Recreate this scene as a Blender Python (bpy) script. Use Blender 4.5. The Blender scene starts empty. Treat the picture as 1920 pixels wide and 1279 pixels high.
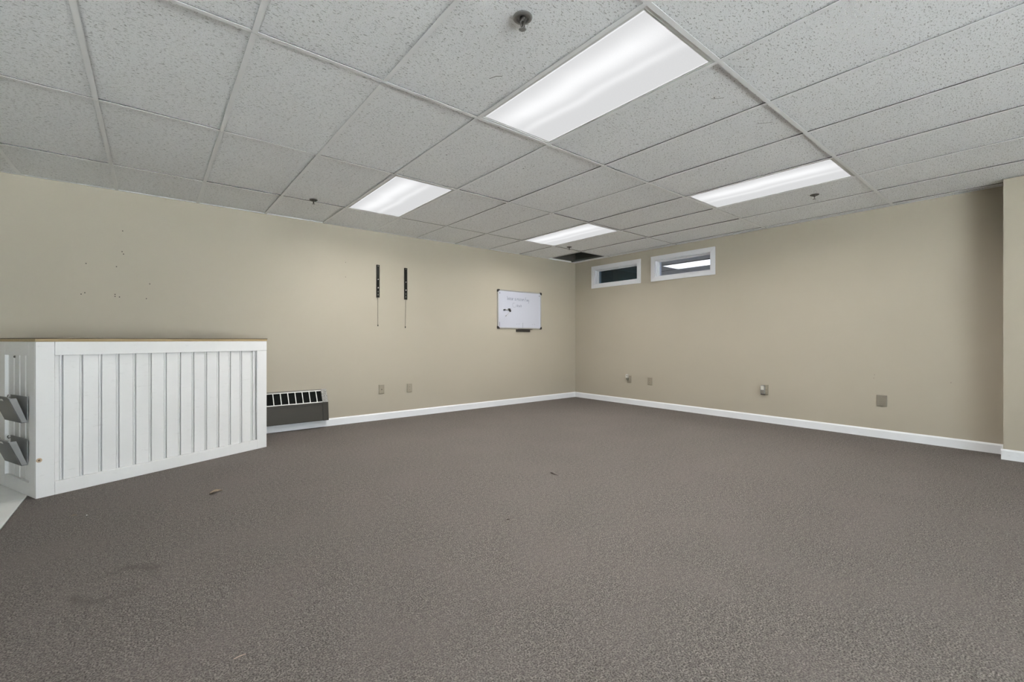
import bpy, bmesh, math, random
from mathutils import Vector, Matrix
random.seed(7)
sc = bpy.context.scene
COL = sc.collection
PI = math.pi

# ------------------------------------------------------------------ camera, world, exposure
H = 2.4163                     # ceiling height; the room corner is the origin, wall_left is y=0, wall_right is x=0
TH = 0.888
cam_d = bpy.data.cameras.new('camera')
cam = bpy.data.objects.new('camera', cam_d)
COL.objects.link(cam)
cam.location = (5.9479, 5.4977, 1.0322)
cam.rotation_euler = (PI / 2, 0, math.atan2(math.cos(TH), -math.sin(TH)))
cam_d.sensor_width = 36
cam_d.lens = 830.04 / 1920 * 36
cam_d.shift_y = -(639.5 - 637.17) / 1920
cam_d.clip_start = 0.05
sc.camera = cam

SKY = 6.2
w = bpy.data.worlds.new('world')
sc.world = w
w.use_nodes = True
w.node_tree.nodes['Background'].inputs['Color'].default_value = (0.86, 0.93, 1.0, 1)
w.node_tree.nodes['Background'].inputs['Strength'].default_value = SKY     # flat overcast sky, reaches the room only through the added shopfront behind the camera

# high sun running along the facade: added so the paving outside bounces light to the ceiling, never lights the room directly
SUN = 800.0
sd_ = bpy.data.lights.new('sun', 'SUN'); sd_.energy = SUN; sd_.angle = 0.01; sd_.color = (0.96, 0.98, 1.0)
so_ = bpy.data.objects.new('sun', sd_); COL.objects.link(so_)
so_.location = (3, 14, 12); so_.rotation_euler = (0, math.radians(-38), 0)

sc.view_settings.view_transform = 'Standard'
sc.view_settings.look = 'None'
sc.view_settings.exposure = 0.76
sc.view_settings.gamma = 1.0
sc.view_settings.use_curve_mapping = False

LAMP_W = 17.0                  # watts of each troffer
LAMP_SPREAD = 165.0            # prismatic lens: light leaves mostly downwards
LAMP_COL = (1.0, 0.975, 0.935)

# ------------------------------------------------------------------ helpers
class MB:
    """collects shapes, links them as one mesh"""
    def __init__(s):
        s.v = []; s.f = []
    def poly(s, pts, faces):
        o = len(s.v); s.v += [tuple(p) for p in pts]; s.f += [tuple(i + o for i in f) for f in faces]
    def box(s, x0, x1, y0, y1, z0, z1):
        p = [(x, y, z) for x in (x0, x1) for y in (y0, y1) for z in (z0, z1)]
        s.poly(p, [(0, 1, 3, 2), (4, 6, 7, 5), (0, 4, 5, 1), (2, 3, 7, 6), (0, 2, 6, 4), (1, 5, 7, 3)])
    def prism(s, pts, axis, a, b):
        """closed 2D outline extruded along axis 'x','y' or 'z' from a to b"""
        def P(q, t):
            return {'x': (t, q[0], q[1]), 'y': (q[0], t, q[1]), 'z': (q[0], q[1], t)}[axis]
        n = len(pts)
        s.poly([P(q, a) for q in pts] + [P(q, b) for q in pts],
               [tuple(range(n))[::-1], tuple(range(n, 2 * n))] + [(i, (i + 1) % n, n + (i + 1) % n, n + i) for i in range(n)])
    def lathe(s, prof, c, n=24, axis='z'):
        """profile [(r, h)] turned round an axis through c"""
        o = []
        for r, h in prof:
            for k in range(n):
                a = 2 * PI * k / n
                u, v_ = r * math.cos(a), r * math.sin(a)
                d = {'z': (u, v_, h), 'x': (h, u, v_), 'y': (u, h, v_)}[axis]
                o.append((c[0] + d[0], c[1] + d[1], c[2] + d[2]))
        f = []
        for i in range(len(prof) - 1):
            for k in range(n):
                f.append((i * n + k, i * n + (k + 1) % n, (i + 1) * n + (k + 1) % n, (i + 1) * n + k))
        f.append(tuple(range(n))[::-1]); f.append(tuple(range((len(prof) - 1) * n, len(prof) * n)))
        s.poly(o, f)
    def tube(s, pts, r, n=8):
        pts = [Vector(p) for p in pts]
        o = []
        for i, p in enumerate(pts):
            d = (pts[min(i + 1, len(pts) - 1)] - pts[max(i - 1, 0)]).normalized()
            a = d.orthogonal().normalized() if abs(d.z) < .99 else Vector((1, 0, 0))
            if abs(d.z) < .99: a = Vector((0, 0, 1)).cross(d).normalized()
            b = d.cross(a)
            rr = r[i] if isinstance(r, (list, tuple)) else r
            for k in range(n):
                t = 2 * PI * k / n
                o.append(p + a * rr * math.cos(t) + b * rr * math.sin(t))
        f = []
        for i in range(len(pts) - 1):
            for k in range(n):
                f.append((i * n + k, i * n + (k + 1) % n, (i + 1) * n + (k + 1) % n, (i + 1) * n + k))
        f.append(tuple(range(n))[::-1]); f.append(tuple(range((len(pts) - 1) * n, len(pts) * n)))
        s.poly(o, f)
    def mesh(s, name):
        me = bpy.data.meshes.new(name)
        me.from_pydata(s.v, [], s.f)
        bm = bmesh.new(); bm.from_mesh(me)
        bmesh.ops.recalc_face_normals(bm, faces=bm.faces)
        bm.to_mesh(me); bm.free()
        return me
    def build(s, name, mat, parent=None, bevel=0, smooth=False, loc=None):
        me = s.mesh(name)
        o = link(name, me, mat, parent)
        if loc: o.location = loc
        if smooth:
            for p in me.polygons: p.use_smooth = True
        if bevel:
            b = o.modifiers.new('bevel', 'BEVEL'); b.width = bevel; b.segments = 2; b.limit_method = 'ANGLE'; b.angle_limit = 0.6
        return o

def link(name, me, mat, parent=None):
    o = bpy.data.objects.new(name, me)
    COL.objects.link(o)
    if mat is not None and not me.materials: me.materials.append(mat)
    if parent is not None: o.parent = parent
    return o
def tag(o, label, cat=None, group=None, kind=None):
    o['label'] = label
    if cat: o['category'] = cat
    if group: o['group'] = group
    if kind: o['kind'] = kind
    return o
def thing(name, label, cat, loc=(0, 0, 0), rotz=0, group=None, kind=None):
    o = bpy.data.objects.new(name, None)
    COL.objects.link(o)
    o.empty_display_size = 0.05
    o.location = loc; o.rotation_euler = (0, 0, rotz)
    return tag(o, label, cat, group, kind)

# ------------------------------------------------------------------ materials
def mat(name, col, rough=0.6, metal=0.0, spec=0.5):
    m = bpy.data.materials.new(name); m.use_nodes = True
    b = m.node_tree.nodes['Principled BSDF']
    b.inputs['Base Color'].default_value = (*col, 1)
    b.inputs['Roughness'].default_value = rough
    b.inputs['Metallic'].default_value = metal
    b.inputs['Specular IOR Level'].default_value = spec
    return m
class NT:
    def __init__(s, m):
        s.t = m.node_tree; s.b = s.t.nodes['Principled BSDF']
    def n(s, kind, ins=None, **kw):
        o = s.t.nodes.new(kind)
        for k, v in kw.items(): setattr(o, k, v)
        for k, v in (ins or {}).items():
            if isinstance(v, bpy.types.NodeSocket): s.t.links.new(v, o.inputs[k])
            else: o.inputs[k].default_value = v
        return o
    def l(s, a, b): s.t.links.new(a, b)
    def noise(s, vec, scale, detail=2.0, rough=0.5, dist=0.0):
        return s.n('ShaderNodeTexNoise', {'Vector': vec, 'Scale': scale, 'Detail': detail, 'Roughness': rough, 'Distortion': dist}).outputs['Fac']
    def ramp(s, fac, a, b, ca, cb):
        r = s.n('ShaderNodeValToRGB', {'Fac': fac})
        e = r.color_ramp.elements
        e[0].position = a; e[0].color = (*ca, 1); e[1].position = b; e[1].color = (*cb, 1)
        return r.outputs['Color']
    def mr(s, v, a, b, c, d):
        return s.n('ShaderNodeMapRange', {'Value': v, 'From Min': a, 'From Max': b, 'To Min': c, 'To Max': d}).outputs['Result']
    def math(s, op, a, b=0.0):
        return s.n('ShaderNodeMath', {0: a, 1: b}, operation=op).outputs[0]
    def mix(s, fac, a, b, mode='MIX'):
        o = s.n('ShaderNodeMix', data_type='RGBA', blend_type=mode)
        for k, v in ((0, fac), (6, a), (7, b)):
            if isinstance(v, bpy.types.NodeSocket): s.t.links.new(v, o.inputs[k])
            else: o.inputs[k].default_value = v if k == 0 else (*v, 1)
        return o.outputs[2]
    def bump(s, h, strength, dist):
        o = s.n('ShaderNodeBump', {'Height': h, 'Strength': strength, 'Distance': dist})
        s.l(o.outputs['Normal'], s.b.inputs['Normal'])
    def coord(s, which='Object'):
        return s.n('ShaderNodeTexCoord').outputs[which]
    def scaled(s, vec, sx, sy, sz):
        return s.n('ShaderNodeMapping', {'Vector': vec, 'Scale': (sx, sy, sz)}).outputs['Vector']

def m_wall():
    m = mat('painted_wall', (0.575, 0.53, 0.435), 0.62, spec=0.35); t = NT(m)
    c = t.coord()
    f = t.noise(c, 1.3, 3)
    col = t.ramp(f, 0.3, 0.7, (0.412, 0.372, 0.298), (0.426, 0.384, 0.308))
    t.l(col, t.b.inputs['Base Color'])
    t.bump(t.noise(c, 260, 2), 0.12, 0.002)
    return m
def m_carpet():
    m = mat('carpet', (0.2, 0.19, 0.175), 0.95, spec=0.1); t = NT(m)
    c = t.coord()
    fine = t.noise(c, 175, 2, 0.6)
    mid = t.noise(c, 46, 2, 0.6)
    low = t.noise(c, 0.9, 3, 0.55)
    patch = t.noise(t.scaled(c, 1.0, 1.0, 1.0), 2.6, 2, 0.5)
    base = t.ramp(fine, 0.37, 0.63, (0.058, 0.0505, 0.0460), (0.288, 0.257, 0.236))
    base = t.mix(t.mr(mid, 0.38, 0.62, 0.0, 0.42), base, (0.072, 0.065, 0.060))
    base = t.mix(t.mr(patch, 0.42, 0.70, 0.0, 0.40), base, (0.172, 0.147, 0.138))
    base = t.mix(t.mr(low, 0.35, 0.65, 0.0, 0.16), base, (0.128, 0.120, 0.108))
    # a faint ring-shaped stain on the carpet near the counter
    sep = t.n('ShaderNodeSeparateXYZ', {'Vector': c})
    wob = t.mr(t.noise(c, 9, 2), 0, 1, -0.05, 0.05)
    dx = t.math('SUBTRACT', sep.outputs['X'], 6.06); dy = t.math('SUBTRACT', sep.outputs['Y'], 2.98)
    r = t.math('ADD', t.math('SQRT', t.math('ADD', t.math('MULTIPLY', dx, dx), t.math('MULTIPLY', dy, dy))), wob)
    ring = t.math('SUBTRACT', 1.0, t.math('MULTIPLY', t.math('ABSOLUTE', t.math('SUBTRACT', r, 0.13)), 26.0))
    ring = t.math('MULTIPLY', t.math('MAXIMUM', ring, 0.0), t.mr(t.noise(c, 5, 2), 0.40, 0.60, 0.0, 0.62))
    base = t.mix(ring, base, (0.085, 0.078, 0.068))
    spots = t.math('MULTIPLY', t.mr(t.noise(c, 11, 3, 0.7), 0.66, 0.76, 0.0, 1.0), 0.35)
    base = t.mix(spots, base, (0.10, 0.092, 0.082))
    t.l(base, t.b.inputs['Base Color'])
    t.bump(t.math('ADD', fine, t.math('MULTIPLY', mid, 0.7)), 0.75, 0.006)
    return m
def m_ceiling_tile():
    m = mat('fissured_tile', (0.9, 0.9, 0.885), 0.9, spec=0.15); t = NT(m)
    c = t.coord()
    rnd = t.n('ShaderNodeObjectInfo').outputs['Random']
    off = t.n('ShaderNodeCombineXYZ', {'X': t.math('MULTIPLY', rnd, 37.0), 'Y': t.math('MULTIPLY', rnd, 91.0), 'Z': 0.0}).outputs[0]
    v = t.n('ShaderNodeVectorMath', {0: c, 1: off}, operation='ADD').outputs[0]
    fis = t.noise(t.scaled(v, 58, 150, 60), 1.0, 2.0, 0.55, 0.6)
    pin = t.noise(t.scaled(v, 170, 230, 200), 1.0, 1.0, 0.5)
    a = t.mr(fis, 0.33, 0.425, 1.0, 0.0)
    b = t.mr(pin, 0.29, 0.39, 0.8, 0.0)
    pit = t.math('MAXIMUM', a, b)
    tone = t.mr(t.noise(v, 3.0, 2), 0.3, 0.7, 0.0, 1.0)
    base = t.mix(tone, (0.925, 0.935, 0.945), (0.945, 0.955, 0.965))
    col = t.mix(t.math('MULTIPLY', pit, 0.78), base, (0.33, 0.325, 0.315))
    t.l(col, t.b.inputs['Base Color'])
    hgt = t.math('ADD', t.math('SUBTRACT', 1.0, pit), t.math('MULTIPLY', t.noise(v, 330, 2), 0.15))
    t.bump(hgt, 0.55, 0.003)
    return m
def m_white_paint(name, col, scuff=0.0):
    m = mat(name, col, 0.42, spec=0.4); t = NT(m)
    c = t.coord()
    f = t.noise(c, 3.0, 3)
    base = t.mix(t.mr(f, 0.3, 0.7, 0, 1), tuple(x * 0.96 for x in col), col)
    if scuff:
        sc_ = t.mr(t.noise(t.scaled(c, 14, 14, 60), 1.0, 4, 0.7), 0.60, 0.72, 0.0, scuff)
        base = t.mix(sc_, base, (0.33, 0.31, 0.28))
    t.l(base, t.b.inputs['Base Color'])
    t.bump(t.noise(t.scaled(c, 60, 60, 12), 1.0, 2), 0.05, 0.002)
    return m
def m_wood_edge():
    m = mat('oak_edge', (0.36, 0.25, 0.13), 0.5); t = NT(m)
    c = t.coord()
    f = t.noise(t.scaled(c, 5, 90, 160), 1.0, 3, 0.6)
    t.l(t.ramp(f, 0.3, 0.7, (0.25, 0.18, 0.09), (0.40, 0.30, 0.16)), t.b.inputs['Base Color'])
    return m
def m_galv():
    m = mat('speckled_cap', (0.4, 0.39, 0.36), 0.6); t = NT(m)
    f = t.noise(t.coord(), 120, 3, 0.7)
    t.l(t.ramp(f, 0.38, 0.62, (0.13, 0.125, 0.115), (0.38, 0.37, 0.345)), t.b.inputs['Base Color'])
    return m
def m_porcelain():
    m = mat('white_floor_tile', (0.72, 0.72, 0.69), 0.3); t = NT(m)
    f = t.noise(t.coord(), 6, 4, 0.6)
    t.l(t.ramp(f, 0.3, 0.7, (0.80, 0.80, 0.78), (0.88, 0.88, 0.86)), t.b.inputs['Base Color'])
    return m
def m_lens():
    """prismatic lens lit by two tubes behind it: brighter along the tubes, wavering a little"""
    m = bpy.data.materials.new('lit_lens'); m.use_nodes = True
    t = m.node_tree; t.nodes.clear()
    class X(NT):
        def __init__(s): s.t = t
    h = X()
    c = h.coord()
    wv = h.mr(h.noise(h.scaled(c, 2.0, 3.0, 1), 1.0, 2), 0, 1, -0.035, 0.035)
    sep = h.n('ShaderNodeSeparateXYZ', {'Vector': c})
    x = h.math('ADD', sep.outputs['X'], wv)
    def band(cx, wd):
        d = h.math('DIVIDE', h.math('SUBTRACT', x, cx), wd)
        return h.math('POWER', 2.718, h.math('MULTIPLY', h.math('MULTIPLY', d, d), -1.0))
    b = h.math('ADD', h.math('MULTIPLY', band(0.115, 0.085), 1.0), h.math('MULTIPLY', band(-0.045, 0.035), 0.55))
    # the lens glows a little less towards the tube ends
    ends = h.mr(h.math('ABSOLUTE', sep.outputs['Y']), 0.40, 0.60, 1.0, 0.55)
    prism = h.mr(h.noise(c, 420, 1), 0.3, 0.7, 0.97, 1.03)
    rim = h.math('MULTIPLY', h.math('GREATER_THAN', h.math('ABSOLUTE', sep.outputs['X']), 0.266), 0.105)
    s_ = h.math('MULTIPLY', h.math('ADD', h.math('ADD', 0.425, rim), h.math('MULTIPLY', h.math('MULTIPLY', b, ends), 0.165)), prism)
    em = h.n('ShaderNodeEmission', {'Color': (0.985, 0.99, 1.0, 1), 'Strength': s_})
    out = h.n('ShaderNodeOutputMaterial')
    t.links.new(em.outputs[0], out.inputs['Surface'])
    return m
def m_glass(name, refl, tint, rough=0.0, through=(0.6, 0.65, 0.7)):
    """window pane: mirror reflection mixed over clear glass"""
    m = bpy.data.materials.new(name); m.use_nodes = True
    t = m.node_tree; t.nodes.clear()
    out = t.nodes.new('ShaderNodeOutputMaterial'); mx = t.nodes.new('ShaderNodeMixShader')
    tr = t.nodes.new('ShaderNodeBsdfTransparent'); gl = t.nodes.new('ShaderNodeBsdfGlossy')
    tr.inputs['Color'].default_value = (*through, 1)
    gl.inputs['Color'].default_value = (*tint, 1); gl.inputs['Roughness'].default_value = rough
    mx.inputs[0].default_value = refl
    t.links.new(tr.outputs[0], mx.inputs[1]); t.links.new(gl.outputs[0], mx.inputs[2]); t.links.new(mx.outputs[0], out.inputs[0])
    return m

M = dict(
    wall=m_wall(), carpet=m_carpet(), tile=m_ceiling_tile(),
    tee_web=mat('darkened_steel_web', (0.07, 0.068, 0.065), 0.8),  # steel webs coloured dark so the tile gaps read as shadow
    tee=mat('white_tee', (0.92, 0.925, 0.93), 0.45), tee_gap=mat('plenum_near_black', (0.03, 0.027, 0.023), 0.9),
    base=m_white_paint('baseboard_paint', (0.80, 0.81, 0.83), 0.12),
    trim=m_white_paint('window_trim_paint', (0.80, 0.80, 0.83)),
    counter=m_white_paint('counter_paint', (0.79, 0.785, 0.78), 0.16),
    oak=m_wood_edge(), laminate=mat('dark_laminate', (0.055, 0.042, 0.028), 0.5),
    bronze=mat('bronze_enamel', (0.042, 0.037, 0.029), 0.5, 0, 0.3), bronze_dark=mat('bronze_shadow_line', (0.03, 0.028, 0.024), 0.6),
    alum=mat('brushed_aluminium', (0.46, 0.455, 0.435), 0.4, 0.35), void=mat('convector_void', (0.006, 0.007, 0.006), 0.9, 0, 0.1),
    strip=mat('dull_strip', (0.16, 0.15, 0.13), 0.5), galv=m_galv(), porcelain=m_porcelain(), grout=mat('grout', (0.42, 0.41, 0.39), 0.9),
    lens=m_lens(), frame=mat('troffer_enamel', (0.70, 0.70, 0.69), 0.4),
    glass_dark=m_glass('clear_glass', 0.075, (0.62, 0.78, 0.95)), glass_refl=m_glass('boosted_reflection_glass', 0.52, (0.75, 0.82, 0.98)),  # second pane mirrors far more, so its reflected light panel reads brighter
    glass_clear=m_glass('fill_window_glass', 0.06, (1, 1, 1), 0.0, (0.92, 0.94, 0.94)), paving=mat('bounce_concrete', (0.55, 0.55, 0.54), 0.9),
    well=mat('near_black_well', (0.03, 0.034, 0.04), 0.9),
    chrome=mat('dull_chrome', (0.30, 0.30, 0.295), 0.32, 0.85), dark_brass=mat('dark_brass', (0.10, 0.095, 0.085), 0.45, 0.6),
    ivory=mat('ivory_plastic', (0.30, 0.268, 0.205), 0.4), ivory_pale=mat('ivory_socket', (0.35, 0.315, 0.245), 0.4),  # sockets are a paler ivory than their plates
    taupe=mat('taupe_plate', (0.235, 0.21, 0.165), 0.5), slot=mat('socket_slot', (0.03, 0.027, 0.02), 0.7), screw=mat('plate_screw', (0.3, 0.27, 0.22), 0.4, 0.5),
    white_plastic=mat('white_plastic', (0.62, 0.61, 0.56), 0.4),
    board=mat('whiteboard_enamel', (0.525, 0.535, 0.605), 0.25), black=mat('black_plastic', (0.022, 0.02, 0.018), 0.45),
    bframe=mat('board_frame', (0.40, 0.39, 0.36), 0.4, 0.4), ink=mat('marker_ink', (0.16, 0.17, 0.23), 0.6), ink_dark=mat('marker_ink_dark', (0.08, 0.085, 0.11), 0.6),
    tray=mat('tray_brown', (0.075, 0.064, 0.055), 0.5), rail=mat('black_steel', (0.010, 0.0095, 0.008), 0.6, 0.0, 0.15),
    cord=mat('grey_cord', (0.17, 0.165, 0.13), 0.7), steel=mat('zinc_bolt', (0.62, 0.6, 0.55), 0.35, 0.6),
    holder=mat('smoke_acrylic', (0.105, 0.105, 0.105), 0.35), holder_light=mat('frosted_acrylic', (0.29, 0.29, 0.285), 0.35), paper=mat('paper_strip', (0.75, 0.75, 0.73), 0.6),
    hole=mat('screw_hole', (0.05, 0.042, 0.035), 0.9), chip=mat('bare_wood', (0.50, 0.37, 0.25), 0.7), chip_in=mat('bare_wood_knot', (0.16, 0.10, 0.06), 0.7),
    leaf=mat('dry_leaf', (0.22, 0.165, 0.115), 0.8), leaf_dark=mat('dry_leaf_dark', (0.055, 0.042, 0.032), 0.8), straw=mat('straw', (0.50, 0.37, 0.30), 0.7),
    scuff=mat('grey_scuff', (0.22, 0.215, 0.21), 0.9), crumb=mat('white_crumb', (0.75, 0.74, 0.72), 0.7),
)

# ------------------------------------------------------------------ the room shell
XM, YM, TOP = 9.4, 10.0, 3.05
CARPET_X = 6.585
gx = lambda b: b * 0.6096 + 0.1031      # cross-tee lines
gy = lambda a: a * 1.2192 - 0.438       # main-tee lines
WT = 0.16                               # wall thickness

b = MB(); b.box(0, CARPET_X, 0, YM, -0.12, 0)
tag(b.build('floor', M['carpet']), 'grey brown loop-pile carpet covering the room', 'floor', kind='structure')

b = MB(); b.box(CARPET_X, XM, 0, YM, -0.12, -0.010)
ft = tag(b.build('floor_entry', M['grout']), 'white tiled floor strip beside the counter', 'floor', kind='structure')
TS = 0.457
x0 = CARPET_X + 0.004
edges = [x0, CARPET_X + 0.31]
while edges[-1] + TS < XM: edges.append(edges[-1] + TS)
edges.append(XM)
ye = [0.0, 1.73 - 3 * TS]
while ye[-1] + TS < YM: ye.append(ye[-1] + TS)
ye.append(YM)
for i in range(len(edges) - 1):
    for j in range(len(ye) - 1):
        t_ = MB(); t_.box(edges[i] + .002, edges[i + 1] - .002, ye[j] + .002, ye[j + 1] - .002, -0.010, -0.002)
        t_.build('floor_tile', M['porcelain'], ft)

# left wall (y = 0)
b = MB(); b.box(-WT, XM + WT, -WT, 0, -0.12, H + .03)
wl = tag(b.build('wall_left', M['wall']), 'beige painted wall behind the counter and whiteboard', 'wall', kind='structure')
# right wall (x = 0) with two window openings
WZ0, WZ1 = 1.985, 2.238
WIN = ((0.455, 1.325), (1.638, 2.508))
b = MB()
b.box(-WT, 0, 0, YM, -0.12, WZ0)
b.box(-WT, 0, 0, YM, WZ1, H + .03)
ys = [0, WIN[0][0], WIN[0][1], WIN[1][0], WIN[1][1], YM]
for i in (0, 2, 4): b.box(-WT, 0, ys[i], ys[i + 1], WZ0, WZ1)
wr = tag(b.build('wall_right', M['wall']), 'beige painted wall with two small high windows', 'wall', kind='structure')
SX0, SX1, SZ0, SZ1 = 3.20, 7.8, 0.06, 2.36     # shopfront opening added in the unseen wall behind the camera, for fill daylight
b = MB()
b.box(-WT, SX0, YM, YM + WT, -0.12, TOP); b.box(SX1, XM + WT, YM, YM + WT, -0.12, TOP)
b.box(SX0, SX1, YM, YM + WT, -0.12, SZ0); b.box(SX0, SX1, YM, YM + WT, SZ1, TOP)
tag(b.build('wall_back', M['wall']), 'beige wall with an added shopfront opening behind the viewer', 'wall', kind='structure')
sf = thing('window_3', 'added unseen shopfront glazing behind the viewer, letting in fill daylight', 'window', ((SX0 + SX1) / 2, YM, SZ0), 0, None, 'structure')
nb = 6; bw = (SX1 - SX0) / nb; sh = SZ1 - SZ0
for k in range(nb + 1):
    q = MB(); xm = -(SX1 - SX0) / 2 + k * bw; xm = min(max(xm, -(SX1 - SX0) / 2 + .025), (SX1 - SX0) / 2 - .025)
    q.box(xm - .025, xm + .025, .03, .11, 0, sh); q.build('mullion', M['alum'], sf)
for z in (0.0, sh - .05):
    for k in range(nb):
        q = MB(); xa = -(SX1 - SX0) / 2 + k * bw + (.05 if k == 0 else .025); xb = -(SX1 - SX0) / 2 + (k + 1) * bw - (.05 if k == nb - 1 else .025)
        q.box(xa, xb, .03, .11, z, z + .05); q.build('frame_rail', M['alum'], sf)
for k in range(nb):
    q = MB(); xa = -(SX1 - SX0) / 2 + k * bw + .03; xb = -(SX1 - SX0) / 2 + (k + 1) * bw - .03
    q.box(xa, xb, .067, .073, .05, sh - .05); q.build('pane', M['glass_clear'], sf)
b = MB(); b.box(-14, 24, YM + WT + .002, YM + 24, -0.22, -0.10)  # unseen paving, added as a bounce surface for the ceiling
tag(b.build('bounce_ground', M['paving']), 'pale concrete paving added outside the shopfront to bounce sun onto the ceiling', 'ground', kind='structure')
b = MB(); b.box(XM, XM + WT, 0, YM, -0.12, TOP)
tag(b.build('wall_side', M['wall']), 'beige side wall beyond the counter', 'wall', kind='structure')
# the wall steps forward at the right edge of the photograph
PX, PY = 0.245, 5.209
b = MB(); b.box(0.0, PX, PY, YM, 0, H + 0.001)
tag(b.build('wall_column', M['wall']), 'beige wall step jutting out at the right edge', 'wall', kind='structure')
# the deck above the suspended ceiling, seen through the missing tile; coloured near black to deepen its shade
b = MB(); b.box(-WT, XM + WT, -WT, YM + WT, TOP, TOP + 0.1)
b.box(-WT, XM + WT, -WT, -.001, H + .0301, TOP); b.box(-WT, -.001, -.001, YM, H + .0301, TOP)
tag(b.build('ceiling_deck', M['tee_gap']), 'dark deck above the suspended ceiling', 'ceiling', kind='structure')

# baseboards: flat board with an eased top
BH, BT = 0.090, 0.013
def base_prof(side):   # (offset from wall, z)
    return [(0, 0), (BT, 0), (BT, BH - 0.014), (BT * 0.55, BH - 0.003), (BT * 0.4, BH), (0, BH)]
b = MB(); b.prism([(y, z) for y, z in base_prof(0)], 'x', BT, XM)
tag(b.build('baseboard_left', M['base']), 'white baseboard along the whiteboard wall', 'baseboard', kind='structure')
b = MB(); b.prism([(x, z) for x, z in base_prof(0)], 'y', 0, PY)
tag(b.build('baseboard_right', M['base']), 'white baseboard under the two windows', 'baseboard', kind='structure')
b = MB(); b.prism([(PX + x, z) for x, z in base_prof(0)], 'y', PY - BT, YM)
b.box(BT, PX, PY - BT, PY, 0, BH)
tag(b.build('baseboard_column', M['base']), 'white baseboard wrapping the wall step', 'baseboard', kind='structure')

# screw holes left in the walls (small dark rosettes)
hm = MB(); hm.lathe([(0.0045, 0), (0.0045, 0.0012), (0.0018, 0.0022)], (0, 0, 0), 10, 'y')
hme = hm.mesh('screw_hole'); hme.materials.append(M['hole'])
for x, z in ((6.16, 2.048), (6.164, 1.854), (6.154, 1.833), (6.407, 1.718), (6.203, 1.71), (5.964, 1.569), (6.439, 1.44), (6.415, 1.454),
             (6.213, 1.452), (6.213, 1.433), (6.182, 1.43), (5.989, 1.426), (4.106, 1.981), (4.106, 1.802)):
    o = link('screw_hole', hme, None, wl); o.location = (x, 0, z)
    if x < 5: o.scale = (.8, 1, .8)
hm = MB(); hm.lathe([(0.004, 0), (0.004, 0.0012), (0.0018, 0.002)], (0, 0, 0), 10, 'x')
hme = hm.mesh('screw_hole'); hme.materials.append(M['taupe'])
for y, z in ((4.28, 0.66), (4.275, 0.625), (4.86, 0.62)):
    o = link('screw_hole', hme, None, wr); o.location = (0, y, z)

# ------------------------------------------------------------------ suspended ceiling
b = MB()   # wall angle round the room, with flange and upstand
FL = 0.022
b.box(0, XM, 0, FL, H, H + 0.0015); b.box(0, FL, FL, YM, H, H + 0.0015)
b.box(0, XM, YM - FL, YM, H, H + 0.0015); b.box(XM - FL, XM, FL, YM - FL, H, H + 0.0015)
b.box(0, XM, 0, 0.0015, H + 0.0015, H + 0.022); b.box(0, 0.0015, 0.0015, YM, H + 0.0015, H + 0.022)
ceil = tag(b.build('ceiling', M['tee']), 'suspended ceiling of fissured white tiles in a metal grid', 'ceiling', kind='structure')
TW = 0.012
NA = 9; NB = 15
ylines = [0.0] + [gy(a) for a in range(1, NA + 1) if gy(a) < YM - 0.05] + [YM]
xlines = [0.0] + [gx(i) for i in range(0, NB + 1) if gx(i) < XM - 0.05] + [XM]
def tee_profile(c):
    return [(c - TW, H), (c + TW, H), (c + TW, H + .0015), (c + .001, H + .0015), (c + .001, H + .036), (c - .001, H + .036), (c - .001, H + .0015), (c - TW, H + .0015)]
def web_dark(o):
    o.data.materials.append(M['tee_web'])
    for p in o.data.polygons:
        if p.center.z > H + .003 or (abs(p.normal.z) > .9 and p.normal.z > 0): p.material_index = 1
for y in ylines[1:-1]:
    b = MB(); b.prism(tee_profile(y), 'x', 0.002, XM - 0.002); web_dark(b.build('main_tee', M['tee'], ceil))
for x in xlines[1:-1]:
    for j in range(len(ylines) - 1):
        b = MB(); b.prism([(p, z - 0.0004 if z < H + .001 else z) for p, z in tee_profile(x)], 'y', ylines[j] + (TW if j else .002) - 0.004, ylines[j + 1] - TW + 0.004)
        web_dark(b.build('cross_tee', M['tee'], ceil))
LIGHTS = [(6, 1), (6, 3), (2, 1), (2, 3)]     # (b, a) of the module that a troffer fills
litset = {(xl, yl) for xl, yl in ((round(gx(b_), 3), round(gy(a_), 3)) for b_, a_ in LIGHTS)}
full_me = None
for i in range(len(xlines) - 1):
    for j in range(len(ylines) - 1):
        xa, xb, ya, yb = xlines[i], xlines[i + 1], ylines[j], ylines[j + 1]
        if (round(xa, 3), round(ya, 3)) in litset: continue
        if i == 1 and j == 0: continue                     # the missing tile in the corner
        if xb <= PX + 0.01 and ya > PY: continue
        w_, l_ = xb - xa - 0.008, yb - ya - 0.008
        b = MB(); b.box(-w_ / 2, w_ / 2, -l_ / 2, l_ / 2, 0, 0.016)
        me = None
        if abs(w_ - (0.6096 - .008)) < 1e-3 and abs(l_ - (1.2192 - .008)) < 1e-3:
            if full_me is None: full_me = b.mesh('ceiling_tile'); full_me.materials.append(M['tile'])
            me = full_me
        else:
            me = b.mesh('ceiling_tile'); me.materials.append(M['tile'])
        o = link('ceiling_tile', me, None, ceil)
        lift = random.choice((0.0, 0.001, 0.002, 0.004))
        o.location = ((xa + xb) / 2, (ya + yb) / 2, H + 0.0068 + lift)
        o.rotation_euler = (random.uniform(-.0026, .0026) / max(l_, .4), random.uniform(-.0020, .0020) / max(w_, .3), 0)
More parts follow.
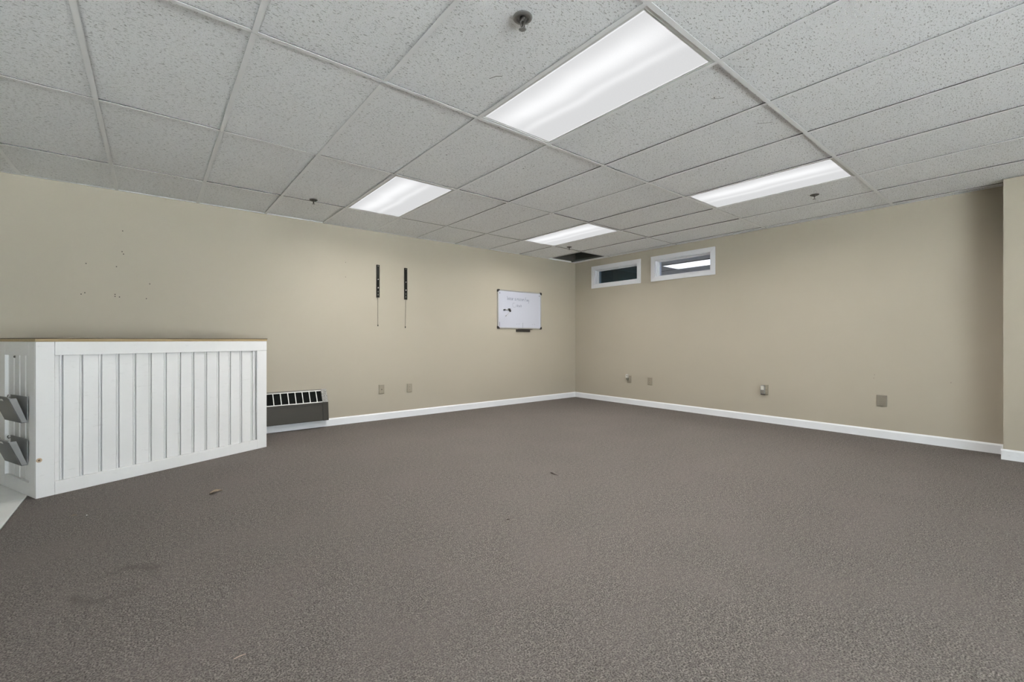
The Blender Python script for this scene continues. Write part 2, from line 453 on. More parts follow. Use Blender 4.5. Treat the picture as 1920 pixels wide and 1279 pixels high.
# scuffs and flecks on the tiles
def scuff(pts, wd):
    b = MB()
    for (xa, ya), (xb, yb) in zip(pts[:-1], pts[1:]):
        d = Vector((xb - xa, yb - ya)).normalized(); n = Vector((-d.y, d.x)) * wd / 2
        b.poly([(xa + n.x, ya + n.y, H + .0008), (xb + n.x, yb + n.y, H + .0008), (xb - n.x, yb - n.y, H + .0008), (xa - n.x, ya - n.y, H + .0008)], [(0, 1, 2, 3)])
    b.build('scuff_mark', M['scuff'], ceil)
scuff([(3.455, 4.245), (3.425, 4.275), (3.41, 4.300)], .005)
scuff([(3.462, 4.265), (3.443, 4.262)], .006)
scuff([(2.94, 4.285), (2.905, 4.327), (2.885, 4.36)], .004)
scuff([(4.52, 3.66), (4.545, 3.64), (4.56, 3.60)], .005)
scuff([(6.70, 1.40), (6.685, 1.37)], .007)
scuff([(4.24, 2.62), (4.232, 2.612)], .012)
scuff([(3.62, 2.78), (3.612, 2.772)], .012)
scuff([(2.62, 1.55), (2.61, 1.54)], .016)
scuff([(3.29, 3.62), (3.275, 3.63)], .008)

# ------------------------------------------------------------------ recessed lights
def troffer(bi, ai, label):
    xa, xb, ya, yb = gx(bi), gx(bi + 1), gy(ai), gy(ai + 1)
    cx, cy = (xa + xb) / 2, (ya + yb) / 2
    t = thing('ceiling_light', label, 'ceiling light', (cx, cy, H), 0, 'recessed fluorescent troffers')
    hw, hl = (xb - xa) / 2 - 0.004, (yb - ya) / 2 - 0.004
    lw, ll = hw - 0.026, hl - 0.034
    b = MB()                       # door frame round the lens, stepping up to it
    def ring(w0, l0, z0, w1, l1, z1):
        o = [(-w0, -l0, z0), (w0, -l0, z0), (w0, l0, z0), (-w0, l0, z0), (-w1, -l1, z1), (w1, -l1, z1), (w1, l1, z1), (-w1, l1, z1)]
        b.poly(o, [(k, (k + 1) % 4, 4 + (k + 1) % 4, 4 + k) for k in range(4)])
    ring(hw, hl, 0.0025, hw - 0.018, hl - 0.024, 0.0025)
    ring(hw - 0.018, hl - 0.024, 0.0025, hw - 0.018, hl - 0.024, 0.006)
    ring(hw - 0.018, hl - 0.024, 0.006, lw, ll, 0.004)
    b.build('frame', M['frame'], t)
    b = MB(); b.box(-hw, hw, -hl, hl, 0.010, 0.10)
    b.build('housing', M['frame'], t)
    b = MB(); b.box(-lw, lw, -ll, ll, 0.004, 0.008)
    b.build('lens', M['lens'], t)
    ld = bpy.data.lights.new('lamp', 'AREA')
    ld.shape = 'RECTANGLE'; ld.size = lw * 2 - 0.01; ld.size_y = ll * 2 - 0.01
    ld.energy = LAMP_W; ld.color = LAMP_COL; ld.spread = math.radians(LAMP_SPREAD)
    lo = bpy.data.objects.new('lamp', ld); COL.objects.link(lo); lo.parent = t
    lo.location = (0, 0, 0.0015)
    return t
LL = {(6, 3): 'large lit rectangular ceiling panel nearest the viewer, beside the close sprinkler',
      (6, 1): 'lit rectangular ceiling panel above the two black wall brackets',
      (2, 3): 'long lit ceiling panel farthest right, with a dark sprinkler just below its edge',
      (2, 1): 'smallest lit ceiling panel, nearest the room corner and missing tile'}
for k in LIGHTS: troffer(k[0], k[1], LL[k])

# ------------------------------------------------------------------ sprinklers
def sprinkler(x, y, label, m1, k=1.0):
    t = thing('fire_sprinkler', label, 'sprinkler', (x, y, H), random.uniform(0, 1), 'ceiling sprinklers')
    t.scale = (k, k, k * k)
    b = MB(); b.lathe([(0.042, 0.002), (0.042, -0.002), (0.036, -0.006), (0.027, -0.007), (0.025, -0.003), (0.022, 0.0015)], (0, 0, 0), 28)
    b.build('escutcheon', m1, t, smooth=False)
    b = MB(); b.lathe([(0.013, 0.0), (0.013, -0.010), (0.010, -0.012), (0.010, -0.020), (0.006, -0.022)], (0, 0, 0), 12)
    b.build('body', M['dark_brass'], t)
    for s in (-1, 1):
        b = MB(); b.tube([(s * .009, 0, -.018), (s * .014, 0, -.028), (s * .011, 0, -.040), (s * .004, 0, -.048)], .0028, 6)
        b.build('frame_arm', M['dark_brass'], t)
    b = MB(); b.lathe([(0.0025, -.020), (0.0032, -.030), (.0025, -.046)], (0, 0, 0), 8); b.build('glass_bulb', M['slot'], t)
    b = MB(); n = 12
    o = []
    for k in range(n * 2):
        r = .017 if k % 2 == 0 else .011
        o.append((r * math.cos(PI * k / n), r * math.sin(PI * k / n)))
    b.prism(o, 'z', -.0515, -.049); b.build('deflector', M['chrome'], t)
sprinkler(4.712, 4.050, 'chrome fire sprinkler close to the viewer, beside the largest light panel', M['chrome'])
sprinkler(4.707, 0.859, 'small dark sprinkler near the left wall, left of a light panel', M['dark_brass'], .9)
sprinkler(1.037, 4.040, 'dark sprinkler below the long light panel on the right', M['dark_brass'], .9)
sprinkler(1.114, 0.910, 'tiny sprinkler next to the missing ceiling tile', M['dark_brass'], .9)

# ------------------------------------------------------------------ windows
def window(idx, y0, y1, glass, label):
    t = thing('window_%d' % idx, label, 'window', (0, (y0 + y1) / 2, WZ0), 0, None, 'structure')
    hw, h = (y1 - y0) / 2, WZ1 - WZ0
    cw, ct = 0.064, 0.016
    # casing: four mitred boards on the wall
    def board(p):
        b = MB(); b.prism(p, 'x', 0.0, ct); b.build('casing', M['trim'], t, bevel=.002)
    board([(-hw - cw, -cw), (hw + cw, -cw), (hw, 0), (-hw, 0)])
    board([(-hw, h), (hw, h), (hw + cw, h + cw), (-hw - cw, h + cw)])
    board([(-hw - cw, -cw), (-hw, 0), (-hw, h), (-hw - cw, h + cw)])
    board([(hw, 0), (hw + cw, -cw), (hw + cw, h + cw), (hw, h)])
    e = 0.010
    b = MB()     # jamb lining the opening
    b.box(-WT, 0.002, -hw, -hw + e, 0, h); b.box(-WT, 0.002, hw - e, hw, 0, h)
    b.box(-WT, 0.002, -hw + e, hw - e, 0, e); b.box(-WT, 0.002, -hw + e, hw - e, h - e, h)
    b.build('jamb', M['trim'], t)
    b = MB(); s = 0.024   # sash
    i0 = hw - e; z0, z1 = e, h - e
    b.box(-.10, -.062, -i0, -i0 + s, z0, z1); b.box(-.10, -.062, i0 - s, i0, z0, z1)
    b.box(-.10, -.062, -i0 + s, i0 - s, z0, z0 + s * .55); b.box(-.10, -.062, -i0 + s, i0 - s, z1 - s * .55, z1)
    b.build('sash', M['trim'], t, bevel=.002)
    b = MB(); b.box(-.062, -.048, -i0, -i0 + .010, z0, z1); b.box(-.062, -.048, -i0 + .01, i0, z1 - .008, z1)
    b.build('stop_bead', M['trim'], t)
    b = MB(); b.box(-.084, -.079, -i0 + s, i0 - s, z0 + s * .55, z1 - s * .55)
    b.build('pane', glass, t)
    b = MB()     # closed well added outside, coloured near black to keep the glass dark
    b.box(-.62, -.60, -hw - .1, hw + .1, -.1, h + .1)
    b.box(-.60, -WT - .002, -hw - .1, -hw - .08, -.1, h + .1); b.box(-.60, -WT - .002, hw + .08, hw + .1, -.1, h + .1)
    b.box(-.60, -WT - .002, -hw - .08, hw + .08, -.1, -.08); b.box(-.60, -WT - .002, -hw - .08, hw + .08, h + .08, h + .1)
    b.build('dark_well', M['well'], t)
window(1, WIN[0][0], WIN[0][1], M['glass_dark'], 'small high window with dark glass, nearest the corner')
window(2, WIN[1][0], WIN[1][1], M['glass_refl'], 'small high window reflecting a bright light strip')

# ------------------------------------------------------------------ counter
CA = (6.532, 1.327); CROT = math.atan2(-0.40242, -0.91546)
CL, CD, CTZ = 1.575, 0.66, 1.0190
ct = thing('reception_counter', 'white beadboard counter with wood-edged dark top, standing at an angle', 'counter', (CA[0], CA[1], 0), CROT)
RB = 0.020       # face-frame thickness
b = MB(); b.box(RB + .016, CL - .002, RB + .016, CD - .004, 0.0, CTZ - .002); b.build('body', M['counter'], ct)
def part(name, m, x0, x1, y0, y1, z0, z1, bev=.0015):
    b = MB(); b.box(x0, x1, y0, y1, z0, z1); return b.build(name, m, ct, bevel=bev)
part('corner_post', M['counter'], 0, .089, 0, RB, 0, CTZ)
part('top_rail', M['counter'], .0905, CL, -.0012, RB, .929, CTZ)
part('bottom_rail', M['counter'], .0905, 1.481, 0, RB, 0, .087)
part('stile', M['counter'], 1.4815, CL, 0, RB, 0, .9285)
# beadboard: every board has its flat, a quirk and a bead
def bead_board(s0, s1, axis_front, z0, z1, name='bead_board'):
    R = RB - 0.001                 # face of the board, recessed behind the frame
    p = [(s0 + .0036, R + .009), (s0 + .0044, R), (s1 - .0175, R), (s1 - .0155, R + .006), (s1 - .0135, R + .0005), (s1 - .0095, R - .0010),
         (s1 - .0055, R + .0005), (s1 - .0034, R + .009), (s1 - .0034, R + .012), (s0 + .0036, R + .012)]
    b = MB()
    if axis_front: b.prism(p, 'z', z0, z1)
    else: b.prism([(y, x) for x, y in p], 'z', z0, z1)
    return b.build(name, M['counter'], ct)
lines = [.0905, .134, .2365, .339, .440, .541, .6415, .743, .844, .9445, 1.0445, 1.145, 1.245, 1.345, 1.4475, 1.481]
for s0, s1 in zip(lines[:-1], lines[1:]): bead_board(s0, s1, True, .088, .928)
# left end of the counter
part('end_stile', M['counter'], 0, RB, RB + .0005, .113, 0, CTZ)
part('end_stile', M['counter'], 0, RB, .547, CD, 0, CTZ)
part('end_rail', M['counter'], 0, RB, .1135, .5465, .926, CTZ)
part('end_rail', M['counter'], 0, RB, .1135, .5465, 0, .088)
for s0, s1 in zip((.1135, .13, .2335, .337, .4405), (.13, .2335, .337, .4405, .5465)):
    # mirrored so that the bead is on the far side
    R = RB - .003
    p = [(R + .008, s0 + .0028), (R, s0 + .0036), (R, s1 - .0165), (R + .004, s1 - .0145), (R + .0005, s1 - .0125), (R - .0012, s1 - .0085),
         (R + .0005, s1 - .0055), (R + .008, s1 - .003), (R + .012, s1 - .003), (R + .012, s0 + .0028)]
    if s1 - s0 < .03: p = [(R, s0 + .001), (R, s1 - .001), (R + .012, s1 - .001), (R + .012, s0 + .001)]
    b = MB(); b.prism(p, 'z', .089, .925); b.build('bead_board', M['counter'], ct)
b = MB(); b.box(-.004, CL + .003, -.004, CD, CTZ + .0005, 1.0385); tag(b.build('top_edge', M['oak'], ct, bevel=.001), 'wooden edge of the counter top')
b = MB(); b.box(-.006, CL + .005, -.006, CD + .002, 1.0387, 1.0440); tag(b.build('worktop', M['laminate'], ct), 'dark laminate top')
b = MB(); b.lathe([(.0145, .0003), (.0145, -.0012), (.012, -.002)], (.0155, 0, .247), 16, 'y'); kb = b.build('dowel_plug', M['chip'], ct)
b = MB(); b.lathe([(.006, -.0019), (.005, -.003)], (.0155, 0, .247), 12, 'y'); b.build('knot', M['chip_in'], kb)
b = MB(); b.lathe([(.009, RB - .002), (.009, RB - .008), (.005, RB - .011)], (0, .415, .915), 10, 'x'); b.build('screw_cap', M['tray'], ct)

# brochure holders on the left end of the counter
def holder(z0, label):
    c, s = math.cos(CROT), math.sin(CROT)
    h = thing('brochure_holder', label, 'brochure holder', (CA[0], CA[1], z0), CROT, 'brochure holders on the counter end')
    e0, e1, hh = .125, .420, .166
    ob = RB - .004                                     # local x grows into the counter; outwards is negative
    def prism(name, p, a, b_, m):
        q = MB(); q.prism(p, 'y', a, b_); return q.build(name, m, h)
    back = -0.0005
    prism('back_plate', [(back, 0), (back, .17), (back - .004, .17), (back - .004, 0)], e0, e1, M['holder_light'])
    fp = prism('front_panel', [(-.028, .0), (-.0315, .0), (-.0905, hh), (-.087, hh)], e0, e1, M['holder'])
    prism('bottom_plate', [(-.0045, 0), (-.0275, 0), (-.0285, .004), (-.0045, .004)], e0, e1, M['holder'])
    for a, b_ in ((e0, e0 + .004), (e1 - .004, e1)):
        prism('side_plate', [(-.0045, .004), (-.028, .004), (-.0865, hh), (-.054, hh)], a, b_, M['holder_light'])
    q = MB(); q.prism([(-.0905, hh + .001), (-.0860, hh + .001), (-.0860, hh + .010), (-.0930, hh + .010)], 'y', e0, e1); q.build('lip', M['holder_light'], h)
    q = MB(); q.prism([(-.0830, hh - .020), (-.0837, hh - .020), (-.0890, hh - .006), (-.0883, hh - .006)], 'y', e0 + .10, e1 - .03)
    q.build('title_strip', M['paper'], fp).location = (-.0032, 0, 0.0)
    q = MB(); q.tube([(-.002, .425, .150), (-.014, .425, .148), (-.018, .425, .158), (-.013, .425, .168)], .003, 6); q.build('hook', M['tray'], h)
holder(.486, 'upper grey slanted brochure holder on the counter end')
holder(.206, 'lower grey slanted brochure holder on the counter end, near the floor')

# ------------------------------------------------------------------ convector
cvx0, cvx1 = 4.340, 5.22
cv = thing('wall_convector', 'dark bronze convector heater with slotted grille low on the wall', 'heater', (cvx0, 0, 0))
LN = cvx1 - cvx0
capw = 0.062
P1, P2, P3 = (.014, .447), (.095, .303), (.120, .094)
b = MB(); b.prism([(.001, .449), P1, (P1[0] + .004, P1[1] - .012), (.012, .434), (.001, .434)], 'x', capw + .001, LN - capw - .001); tag(b.build('top_strip', M['strip'], cv), 'thin dull metal strip along the top')
# grille: two rails and bars on the sloping face
sd = Vector((P2[0] - P1[0], P2[1] - P1[1])); sl = sd.length; sd.normalize(); sn = Vector((-sd.y, sd.x))
if sn.x < 0: sn = -sn
def sp(t, o): return (P1[0] + sd.x * t + sn.x * o, P1[1] + sd.y * t + sn.y * o)
b = MB(); b.prism([(.0015, .432), sp(.010, -.0105), sp(sl, -.0105), (.086, .108), (.0015, .108)], 'x', capw + .0005, LN - capw - .0005); b.build('dark_core', M['void'], cv)  # near-black block stands in for the shaded inside behind the slots
b = MB(); b.prism([sp(.012, 0), sp(.020, 0), sp(.020, -.004), sp(.012, -.004)], 'x', capw + .001, LN - capw - .001); b.build('grille_rail', M['alum'], cv)
b = MB(); b.prism([sp(sl - .010, 0), sp(sl - .001, 0), sp(sl - .001, -.004), sp(sl - .010, -.004)], 'x', capw + .001, LN - capw - .001); b.build('grille_rail', M['alum'], cv)
x = 4.459 - cvx0
while x < LN - capw:
    b = MB(); b.prism([sp(.0205, .0), sp(sl - .0105, .0), sp(sl - .0105, -.010), sp(.0205, -.010)], 'x', x - .0038, x + .0038); b.build('grille_bar', M['alum'], cv)
    x += .0752
b = MB(); b.prism([(.094, .3025), (.0965, .2815), (.0905, .2815), (.0865, .3025)], 'x', capw + .001, LN - capw - .001); b.build('upper_lip', M['bronze'], cv)
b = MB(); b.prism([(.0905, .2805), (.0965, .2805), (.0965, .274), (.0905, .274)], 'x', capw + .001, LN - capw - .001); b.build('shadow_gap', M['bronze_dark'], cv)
b = MB(); b.prism([(.0985, .2735), (.1195, .100), (.117, .094), (.100, .094), (.0925, .2735)], 'x', capw + .003, LN - capw - .003); tag(b.build('front_panel', M['bronze'], cv, bevel=.001), 'dark bronze front panel')
for a, b_ in ((0, capw), (LN - capw, LN)):
    q = MB(); q.prism([(.001, .449), (.014, .449), (.097, .3035), (.001, .3035)], 'x', a, b_); tag(q.build('cap_top', M['galv'], cv, bevel=.001), 'speckled bare-metal end cap top')
    q = MB(); q.prism([(.001, .303), (.097, .303), (.1215, .096), (.118, .092), (.001, .092)], 'x', a, b_); q.build('end_cap', M['bronze'], cv, bevel=.001)
b = MB(); b.box(-.004, LN, .0135, .038, .006, .091); tag(b.build('kick_plate', M['base'], cv), 'white strip under the heater')

# ------------------------------------------------------------------ whiteboard
WB = (0.849, 1.777, 1.209, 1.820)
wbt = thing('whiteboard', 'white dry-erase board with grey frame and black corners, faint handwriting', 'whiteboard', ((WB[0] + WB[1]) / 2, 0, WB[2]))
hw, hh = (WB[1] - WB[0]) / 2, WB[3] - WB[2]
b = MB(); b.box(-hw + .008, hw - .008, .001, .011, .008, hh - .008); b.build('panel', M['board'], wbt)
fw = .017
for nm, r in (('frame_rail', (-hw + fw, hw - fw, 0, fw)), ('frame_rail', (-hw + fw, hw - fw, hh - fw, hh)), ('frame_rail', (-hw, -hw + fw, fw, hh - fw)), ('frame_rail', (hw - fw, hw, fw, hh - fw))):
    b = MB(); b.box(r[0], r[1], .0005, .019, r[2], r[3]); b.build(nm, M['bframe'], wbt, bevel=.003)
for sx in (-1, 1):
    for z in (0, 1):
        c = .042
        xa = sx * (hw + .004); za = -.004 if z == 0 else hh + .004
        dz = 1 if z == 0 else -1
        p = [(xa, za + dz * .010), (xa - sx * .010, za), (xa - sx * c, za), (xa - sx * c, za + dz * .014), (xa - sx * .028, za + dz * .028), (xa - sx * .014, za + dz * c), (xa, za + dz * c)]
        b = MB(); b.prism(p, 'y', .0002, .023); b.build('corner_cap', M['black'], wbt, bevel=.002)
for sx, z in ((1, hh - .055), (-1, hh - .055)):
    b = MB(); b.lathe([(.0075, .011), (.0075, .0125), (.005, .0135)], (sx * (hw - .045), 0, z), 10, 'y'); b.build('screw', M['black'], wbt)
b = MB(); b.prism([(.002, -.012), (.060, -.012), (.060, -.004), (.055, -.004), (.055, -.0085), (.002, -.0085)], 'x', 1.090 - 1.313, 1.400 - 1.313)
b.prism([(.0005, -.050), (.006, -.050), (.006, -.0125), (.0005, -.0125)], 'x', 1.094 - 1.313, 1.396 - 1.313)
tag(b.build('pen_tray', M['tray'], wbt), 'short brown pen tray under the board')
# handwriting: strokes on a 2D pad; the camera sees x mirrored, so the pad's right is -x
def strokes(name, m, lst, wd, ox, oz, k):
    b = MB()
    for st in lst:
        for (xa, za), (xb, zb) in zip(st[:-1], st[1:]):
            A = Vector((ox - xa * k, oz + za * k)); B = Vector((ox - xb * k, oz + zb * k))
            d = B - A
            if d.length < 1e-6: continue
            d.normalize(); n = Vector((-d.y, d.x)) * wd / 2; e = d * wd * .3
            A -= e; B += e
            b.poly([(A.x + n.x, .0114, A.y + n.y), (B.x + n.x, .0114, B.y + n.y), (B.x - n.x, .0114, B.y - n.y), (A.x - n.x, .0114, A.y - n.y)], [(0, 1, 2, 3)])
    return b.build(name, m, wbt)
L1 = [
    [(0, 10), (1.5, 0), (3.5, 6), (5.5, 0), (7, 7)],                                                       # W
    [(8, 3.5), (11.5, 4), (10.5, 6), (8.5, 5.5), (8, 2.5), (9.5, .5), (11.5, 1)],                          # e
    [(16, 5.5), (13.5, 5.5), (12.5, 2.5), (14, .3), (15.8, 2), (16, 5.5), (16.4, .3)],                     # a
    [(17.6, 5.5), (17.8, .3)], [(17.8, 3.5), (19, 5.5), (20.5, 5.2)],                                      # r
    [(27.5, 5.5), (25, 5.5), (24.2, 2.2), (25.6, .3), (27.3, 2), (27.5, 5.5), (28.2, .2)],                 # a
    [(32, 0), (32.4, 6), (34, 3.5), (35.8, 6), (36.4, 0)],                                                 # m
    [(38, 5), (38.2, .2)], [(38, 7.3), (38.2, 7.6)],                                                       # i
    [(42, 5), (40.4, 5.2), (39.8, 2.6), (40.8, .4), (42.4, 1)],                                            # c
    [(43.6, 5.2), (43.8, .3)], [(43.8, 3.5), (45, 5.3), (46, 5)],                                          # r
    [(48.2, 5.3), (46.8, 3), (48, .4), (49.6, 2.4), (48.2, 5.3)],                                          # o
    [(51, .2), (51.2, 5.3), (52.6, 3.4), (53, 5.2), (54.6, 5), (55, .2)],                                  # n
    [(62, 9), (59.5, 8.5), (59.3, -1)], [(58.5, 4.4), (61.8, 4.8)],                                        # F
    [(63.4, 4.6), (63.6, 1), (65.2, .6), (66, 4.4), (66.4, .4)],                                           # u
    [(68, 4.6), (67.6, .6)], [(69.4, 4.4), (69.8, 1), (71.4, 1), (71.8, 4), (71.2, -3.5), (69.6, -4.4)],   # l y
]
strokes('handwriting', M['ink'], L1, .0050, .272, .452, .00640)
L2 = [
    [(7, 9.6), (3, 10.6), (.4, 7), (1, 2), (5, -.6), (10, 1)],                                             # C
    [(12, 5), (12.4, .4)],
    [(16, 7.2), (15.8, .2)], [(19, 4.8), (16, 2.6), (19, .2)],
    [(23.6, 3), (21.6, 4.8), (21.4, 1.4), (23, .4), (24, 3.6), (24.4, .2)],
    [(28, 7), (27.8, .2)], [(28, 3.2), (30, 4.2), (30.6, .2)],
]
strokes('handwriting', M['ink'], L2[1:], .0055, .158, .352, .0060)
strokes('handwriting', M['ink'], L2[:1], .0035, .165, .345, .0066)
strokes('ink_line', M['ink_dark'], [[(0, 0), (.3, 9)]], .007, .425, .030, .0078)
strokes('ink_line', M['ink_dark'], [[(0, 0), (.2, 9)]], .005, -.052, .020, .0085)
for st in ([(0, 0), (1, .3)], [(5, .5), (6, .5)], [(37, -.2), (38, 0)], [(42, 0), (43, .2)]):
    strokes('ink_dot', M['ink'], [st], .006, .075, .075, .009)
# pen clip stuck to the board
pc = thing('pen_clip', 'black pen clip with thin drooping arm stuck on the whiteboard', 'clip', (1.313, .0125, 1.209))
b = MB(); b.prism([(.262, .318), (.226, .322), (.204, .282), (.216, .262), (.240, .284), (.256, .290)], 'y', .0, .022); b.build('head', M['black'], pc, bevel=.004)
b = MB(); b.tube([(.256, .010, .300), (.318, .010, .296)], [.008, .007], 8); b.build('barrel', M['alum'], pc)
b = MB(); b.tube([(.318, .010, .298), (.350, .010, .292)], [.011, .010], 8); b.build('cap', M['black'], pc)
b = MB(); b.tube([(.222, .008, .268), (.262, .006, .232), (.296, .005, .205)], [.004, .003, .003], 6); b.build('arm', M['bframe'], pc)
b = MB(); b.tube([(.294, .0055, .207), (.304, .0055, .196)], .0055, 8); b.build('arm_tip', M['cord'], pc)

# ------------------------------------------------------------------ wall bracket rails with pull cords
def bracket(x, z0, z1, zc, tilt, label):
    t = thing('mount_rail', label, 'bracket', (x, 0, z0), 0, 'wall bracket rails')
    hh, w2, dp = z1 - z0, .018, .022
    b = MB()
    # slotted face: solid edges, with slots cut through the middle strip (fractions measured from the top)
    sl = [(.028, .045), (.375, .395), (.435, .465), (.575, .62), (.66, .675), (.69, .73), (.79, .845), (.875, .955)]
    m2 = .0065
    b.box(-w2, -m2, dp - .003, dp, 0, hh); b.box(m2, w2, dp - .003, dp, 0, hh)
    prev = 0.0
    for a, e in sl:
        b.box(-m2, m2, dp - .003, dp, hh * (1 - a), hh * (1 - prev)); prev = e
    b.box(-m2, m2, dp - .003, dp, 0, hh * (1 - prev))
    b.box(-w2, -w2 + .003, 0.0, dp - .003, 0, hh); b.box(w2 - .003, w2, 0.0, dp - .003, 0, hh)
    r = b.build('rail', M['rail'], t)
    b = MB(); b.box(-.015, .015, .0, .004, hh * .02, hh * .98); b.build('back_strip', M['rail'], t)
    for f, rr in ((.445, .0065), (.70, .009), (.036, .004)):
        b = MB(); b.lathe([(rr, .004), (rr, dp - .001), (rr * .7, dp + .001)], (0, 0, hh * (1 - f)), 10, 'y'); b.build('bolt', M['steel'], t)
    for f in (.825, .915):
        b = MB(); b.box(-.005, .005, .004, dp - .006, hh * (1 - f) - .010, hh * (1 - f) + .010); b.build('latch', M['cord'], t)
    b = MB(); b.tube([(0, .010, .006), (tilt * .4, .008, -(z0 - zc) * .5), (tilt, .007, zc - z0 + .016)], .0032, 6); cd = b.build('pull_cord', M['cord'], t)
    b = MB(); b.lathe([(.003, .018), (.0065, .012), (.0065, .002), (.004, -.004)], (tilt, .0075, zc - z0), 10); b.build('cord_knob', M['black'], cd)
bracket(3.701, 1.574, 1.992, 1.209, -.002, 'black slotted wall rail with hanging cord, left of the pair')
bracket(3.317, 1.569, 1.990, 1.194, .004, 'black slotted wall rail with hanging cord, nearer the whiteboard')

# ------------------------------------------------------------------ outlets and plates
def plate_shape(t, w_, h_, m, axis, dp=.0105):
    """bevelled cover plate; axis 'y' for the left wall, 'x' for the right wall"""
    b = MB(); e = .004
    q = [(-w_ / 2, 0), (w_ / 2, 0), (w_ / 2, h_), (-w_ / 2, h_)]; r = [(-w_ / 2 + e, e), (w_ / 2 - e, e), (w_ / 2 - e, h_ - e), (-w_ / 2 + e, h_ - e)]
    P = (lambda u, v, d: (u, d, v)) if axis == 'y' else (lambda u, v, d: (d, u, v))
    b.poly([P(u, v, 0.0) for u, v in q] + [P(u, v, dp * .8) for u, v in q] + [P(u, v, dp) for u, v in r],
           [(0, 1, 5, 4), (1, 2, 6, 5), (2, 3, 7, 6), (3, 0, 4, 7), (4, 5, 9, 8), (5, 6, 10, 9), (6, 7, 11, 10), (7, 4, 8, 11), (8, 9, 10, 11), (3, 2, 1, 0)])
    return b.build('cover_plate', m, t)
def disc(t, name, m, u, v, r, d0, d1, axis, n=12, sx=1.0):
    b = MB(); c = (u, 0, v) if axis == 'y' else (0, u, v)
    b.lathe([(r, d0), (r, d1), (r * .8, d1 + .0006)], c, n, axis)
    return b.build(name, m, t)
def rect(t, name, m, u0, u1, v0, v1, d0, d1, axis):
    b = MB()
    if axis == 'y': b.box(u0, u1, d0, d1, v0, v1)
    else: b.box(d0, d1, u0, u1, v0, v1)
    return b.build(name, m, t, bevel=.0008)
def duplex(loc, label, axis, w_=.072, h_=.115):
    t = thing('wall_outlet', label, 'outlet', loc, 0, 'wall outlets')
    plate_shape(t, w_, h_, M['ivory'], axis)
    for vz in (h_ * .33, h_ * .67):
        s = disc(t, 'socket', M['ivory_pale'], 0, vz, .0165, .004, .0118, axis, 16)
        for u in (-.0065, .0065):
            b = MB(); v0, v1 = vz - .004, vz + .006
            if axis == 'y': b.box(u - .0016, u + .0016, .0119, .0130, v0, v1)
            else: b.box(.0119, .0130, u - .0016, u + .0016, v0, v1)
            b.build('slot', M['slot'], s)
        b = MB(); c = (0, 0, vz - .009) if axis == 'y' else (0, 0, vz - .009)
        b.lathe([(.0026, .0119), (.0026, .0130)], c, 8, axis); b.build('slot', M['slot'], s)
    disc(t, 'screw', M['screw'], 0, h_ / 2, .0035, .009, .0112, axis, 8)
    return t
t = thing('wall_jack', 'ivory wall plate with a single dark jack, under the left bracket', 'outlet', (3.650, 0, .336), 0, 'wall outlets')
plate_shape(t, .072, .116, M['ivory'], 'y')
disc(t, 'jack_ring', M['screw'], 0, .056, .0085, .009, .0125, 'y'); disc(t, 'jack_hole', M['slot'], 0, .056, .006, .0125, .0140, 'y')
for v in (.016, .100): disc(t, 'screw', M['screw'], 0, v, .0032, .009, .0112, 'y', 8)
duplex((3.259, 0, .328), 'ivory duplex outlet under the right bracket on the left wall', 'y')
t = duplex((0, 1.172, .343), 'ivory outlet with a white adapter plugged in, under the dark window', 'x')
ad = thing('plug_adapter', 'white plug-in adapter on the outlet nearest the corner', 'adapter', (.0140, 1.155, .343))
b = MB(); b.prism([(-.016, .080), (.014, .080), (.015, .118), (.006, .138), (-.011, .138), (-.018, .118)], 'x', .0, .042); b.build('housing', M['white_plastic'], ad, bevel=.004)
b = MB(); b.prism([(-.008, .040), (.012, .040), (.015, .079), (-.016, .079)], 'x', .0, .034); b.build('lower_body', M['cord'], ad, bevel=.003)
b = MB(); b.box(.0425, .0445, .003, .012, .108, .122); b.build('sensor', M['slot'], ad)
duplex((0, 1.553, .336), 'ivory duplex outlet right of the adapter on the right wall', 'x', .078)
t = thing('wall_outlet', 'ivory outlet plate behind a patterned silver plug-in', 'outlet', (0, 3.200, .348), 0, 'wall outlets')
plate_shape(t, .078, .122, M['ivory'], 'x')
for v in (.040, .082): disc(t, 'socket', M['ivory_pale'], .012, v, .0150, .004, .0118, 'x', 14)
pl = thing('plug_in_freshener', 'silver patterned plug-in device on the middle outlet of the right wall', 'air freshener', (.0140, 3.186, .348))
b = MB(); b.prism([(-.024, .010), (.022, .010), (.024, .100), (.016, .118), (-.018, .118), (-.026, .100)], 'x', .0, .034); b.build('shell', M['galv'], pl, bevel=.005)
b = MB(); b.prism([(-.018, .060), (.016, .060), (.016, .108), (-.018, .108)], 'x', .0345, .037); b.build('face_panel', M['white_plastic'], pl, bevel=.001)
for k, v in enumerate((.024, .034, .044)):
    b = MB(); b.box(.0345, .0365, -.016, .014, v, v + .005); b.build('vent_slot', M['screw'], pl)
b = MB(); b.prism([(-.026, -.002), (.024, -.006), (.024, .009), (-.024, .009)], 'x', .0, .026); b.build('lower_tank', M['tray'], pl, bevel=.002)
t = thing('blank_plate', 'taupe blank wall plate on the right wall near the wall step', 'wall plate', (0, 4.342, .333))
plate_shape(t, .084, .118, M['taupe'], 'x', .012)
for v in (.018, .100): disc(t, 'screw', M['screw'], 0, v, .0035, .010, .0128, 'x', 8)

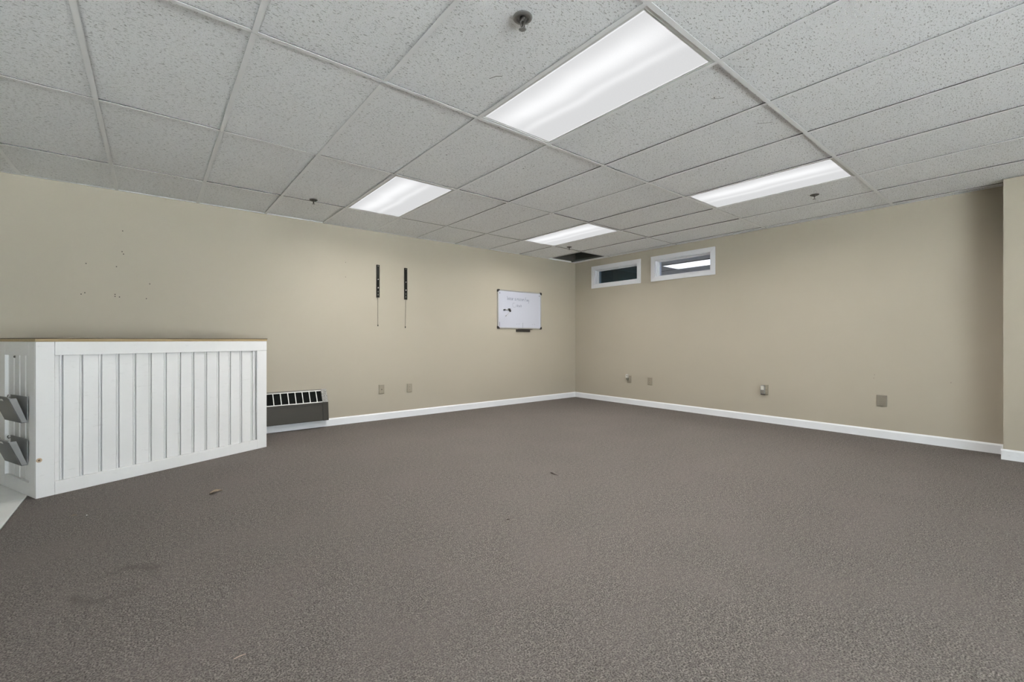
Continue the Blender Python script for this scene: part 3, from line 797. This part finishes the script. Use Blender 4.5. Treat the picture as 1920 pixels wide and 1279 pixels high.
# ------------------------------------------------------------------ bits lying on the carpet
lf = thing('dry_leaf', 'curled dry brown leaf on the carpet in front of the counter', 'leaf', (5.613, 1.92, 0), .35)
b = MB(); n = 9; rows = []
for i in range(n):
    t_ = i / (n - 1); wv = .021 * math.sin(PI * min(1, t_ * .93 + .05)) + .002
    x_ = -.036 + .072 * t_
    for k, f in enumerate((-1, -.5, 0, .5, 1)):
        rows.append((x_, f * wv, .003 + .013 * f * f * (0.5 + .5 * t_) + .004 * math.sin(5 * t_)))
b.poly(rows, [(i * 5 + k, i * 5 + k + 1, (i + 1) * 5 + k + 1, (i + 1) * 5 + k) for i in range(n - 1) for k in range(4)])
o = b.build('blade', M['leaf'], lf); sm = o.modifiers.new('thickness', 'SOLIDIFY'); sm.thickness = .001
b = MB(); b.tube([(-.030, -.018, .010), (-.012, -.023, .012), (.012, -.022, .013)], [.002, .0035, .002], 6); b.build('rolled_edge', M['leaf_dark'], lf)
b = MB(); b.tube([(.000, .020, .012), (.022, .019, .014), (.046, .010, .006)], [.0025, .003, .002], 6); b.build('stem', M['leaf_dark'], lf)
def stick(name, label, cat, x, y, rz, pts, r, m):
    b = MB(); b.tube(pts, r, 6); o = b.build(name, m); o.location = (x, y, 0); o.rotation_euler = (0, 0, rz)
    tag(o, label, cat)
def cam_yaw_dir(a):      # angle on the floor whose image runs a radians above horizontal-right
    return math.atan2(math.cos(TH), -math.sin(TH)) + a
stick('straw_bit', 'thin tan straw lying on the carpet near the bottom edge', 'debris', 5.726, 3.822, cam_yaw_dir(.75), [(-.017, 0, .002), (0, .0008, .003), (.017, 0, .002)], [.0012, .0014, .001], M['straw'])
stick('twig', 'short dark twig lying mid-carpet', 'debris', 3.556, 3.057, cam_yaw_dir(-.9), [(-.032, .002, .003), (-.012, 0, .006), (.010, -.002, .004), (.05, .004, .002)], [.002, .006, .003, .0012], M['leaf_dark'])
stick('leaf_scrap', 'small pinkish leaf scrap on the carpet by the counter corner', 'debris', 6.30, 1.863, cam_yaw_dir(.7), [(-.014, 0, .002), (-.003, .003, .004), (.012, 0, .002)], [.001, .0025, .001], M['leaf'])
b = MB(); b.lathe([(.001, 0), (.003, .001), (.0035, .0025), (.002, .004)], (0, 0, 0), 7); o = b.build('paper_crumb', M['crumb']); o.location = (6.245, 1.905, 0)
tag(o, 'tiny white crumb on the carpet beside the pinkish leaf scrap', 'debris')
stick('dark_fleck', 'small dark fleck on the carpet at lower centre', 'debris', 4.365, 3.515, cam_yaw_dir(.5), [(-.010, 0, .002), (0, .001, .004), (.010, 0, .002)], [.0012, .003, .0012], M['leaf_dark'])
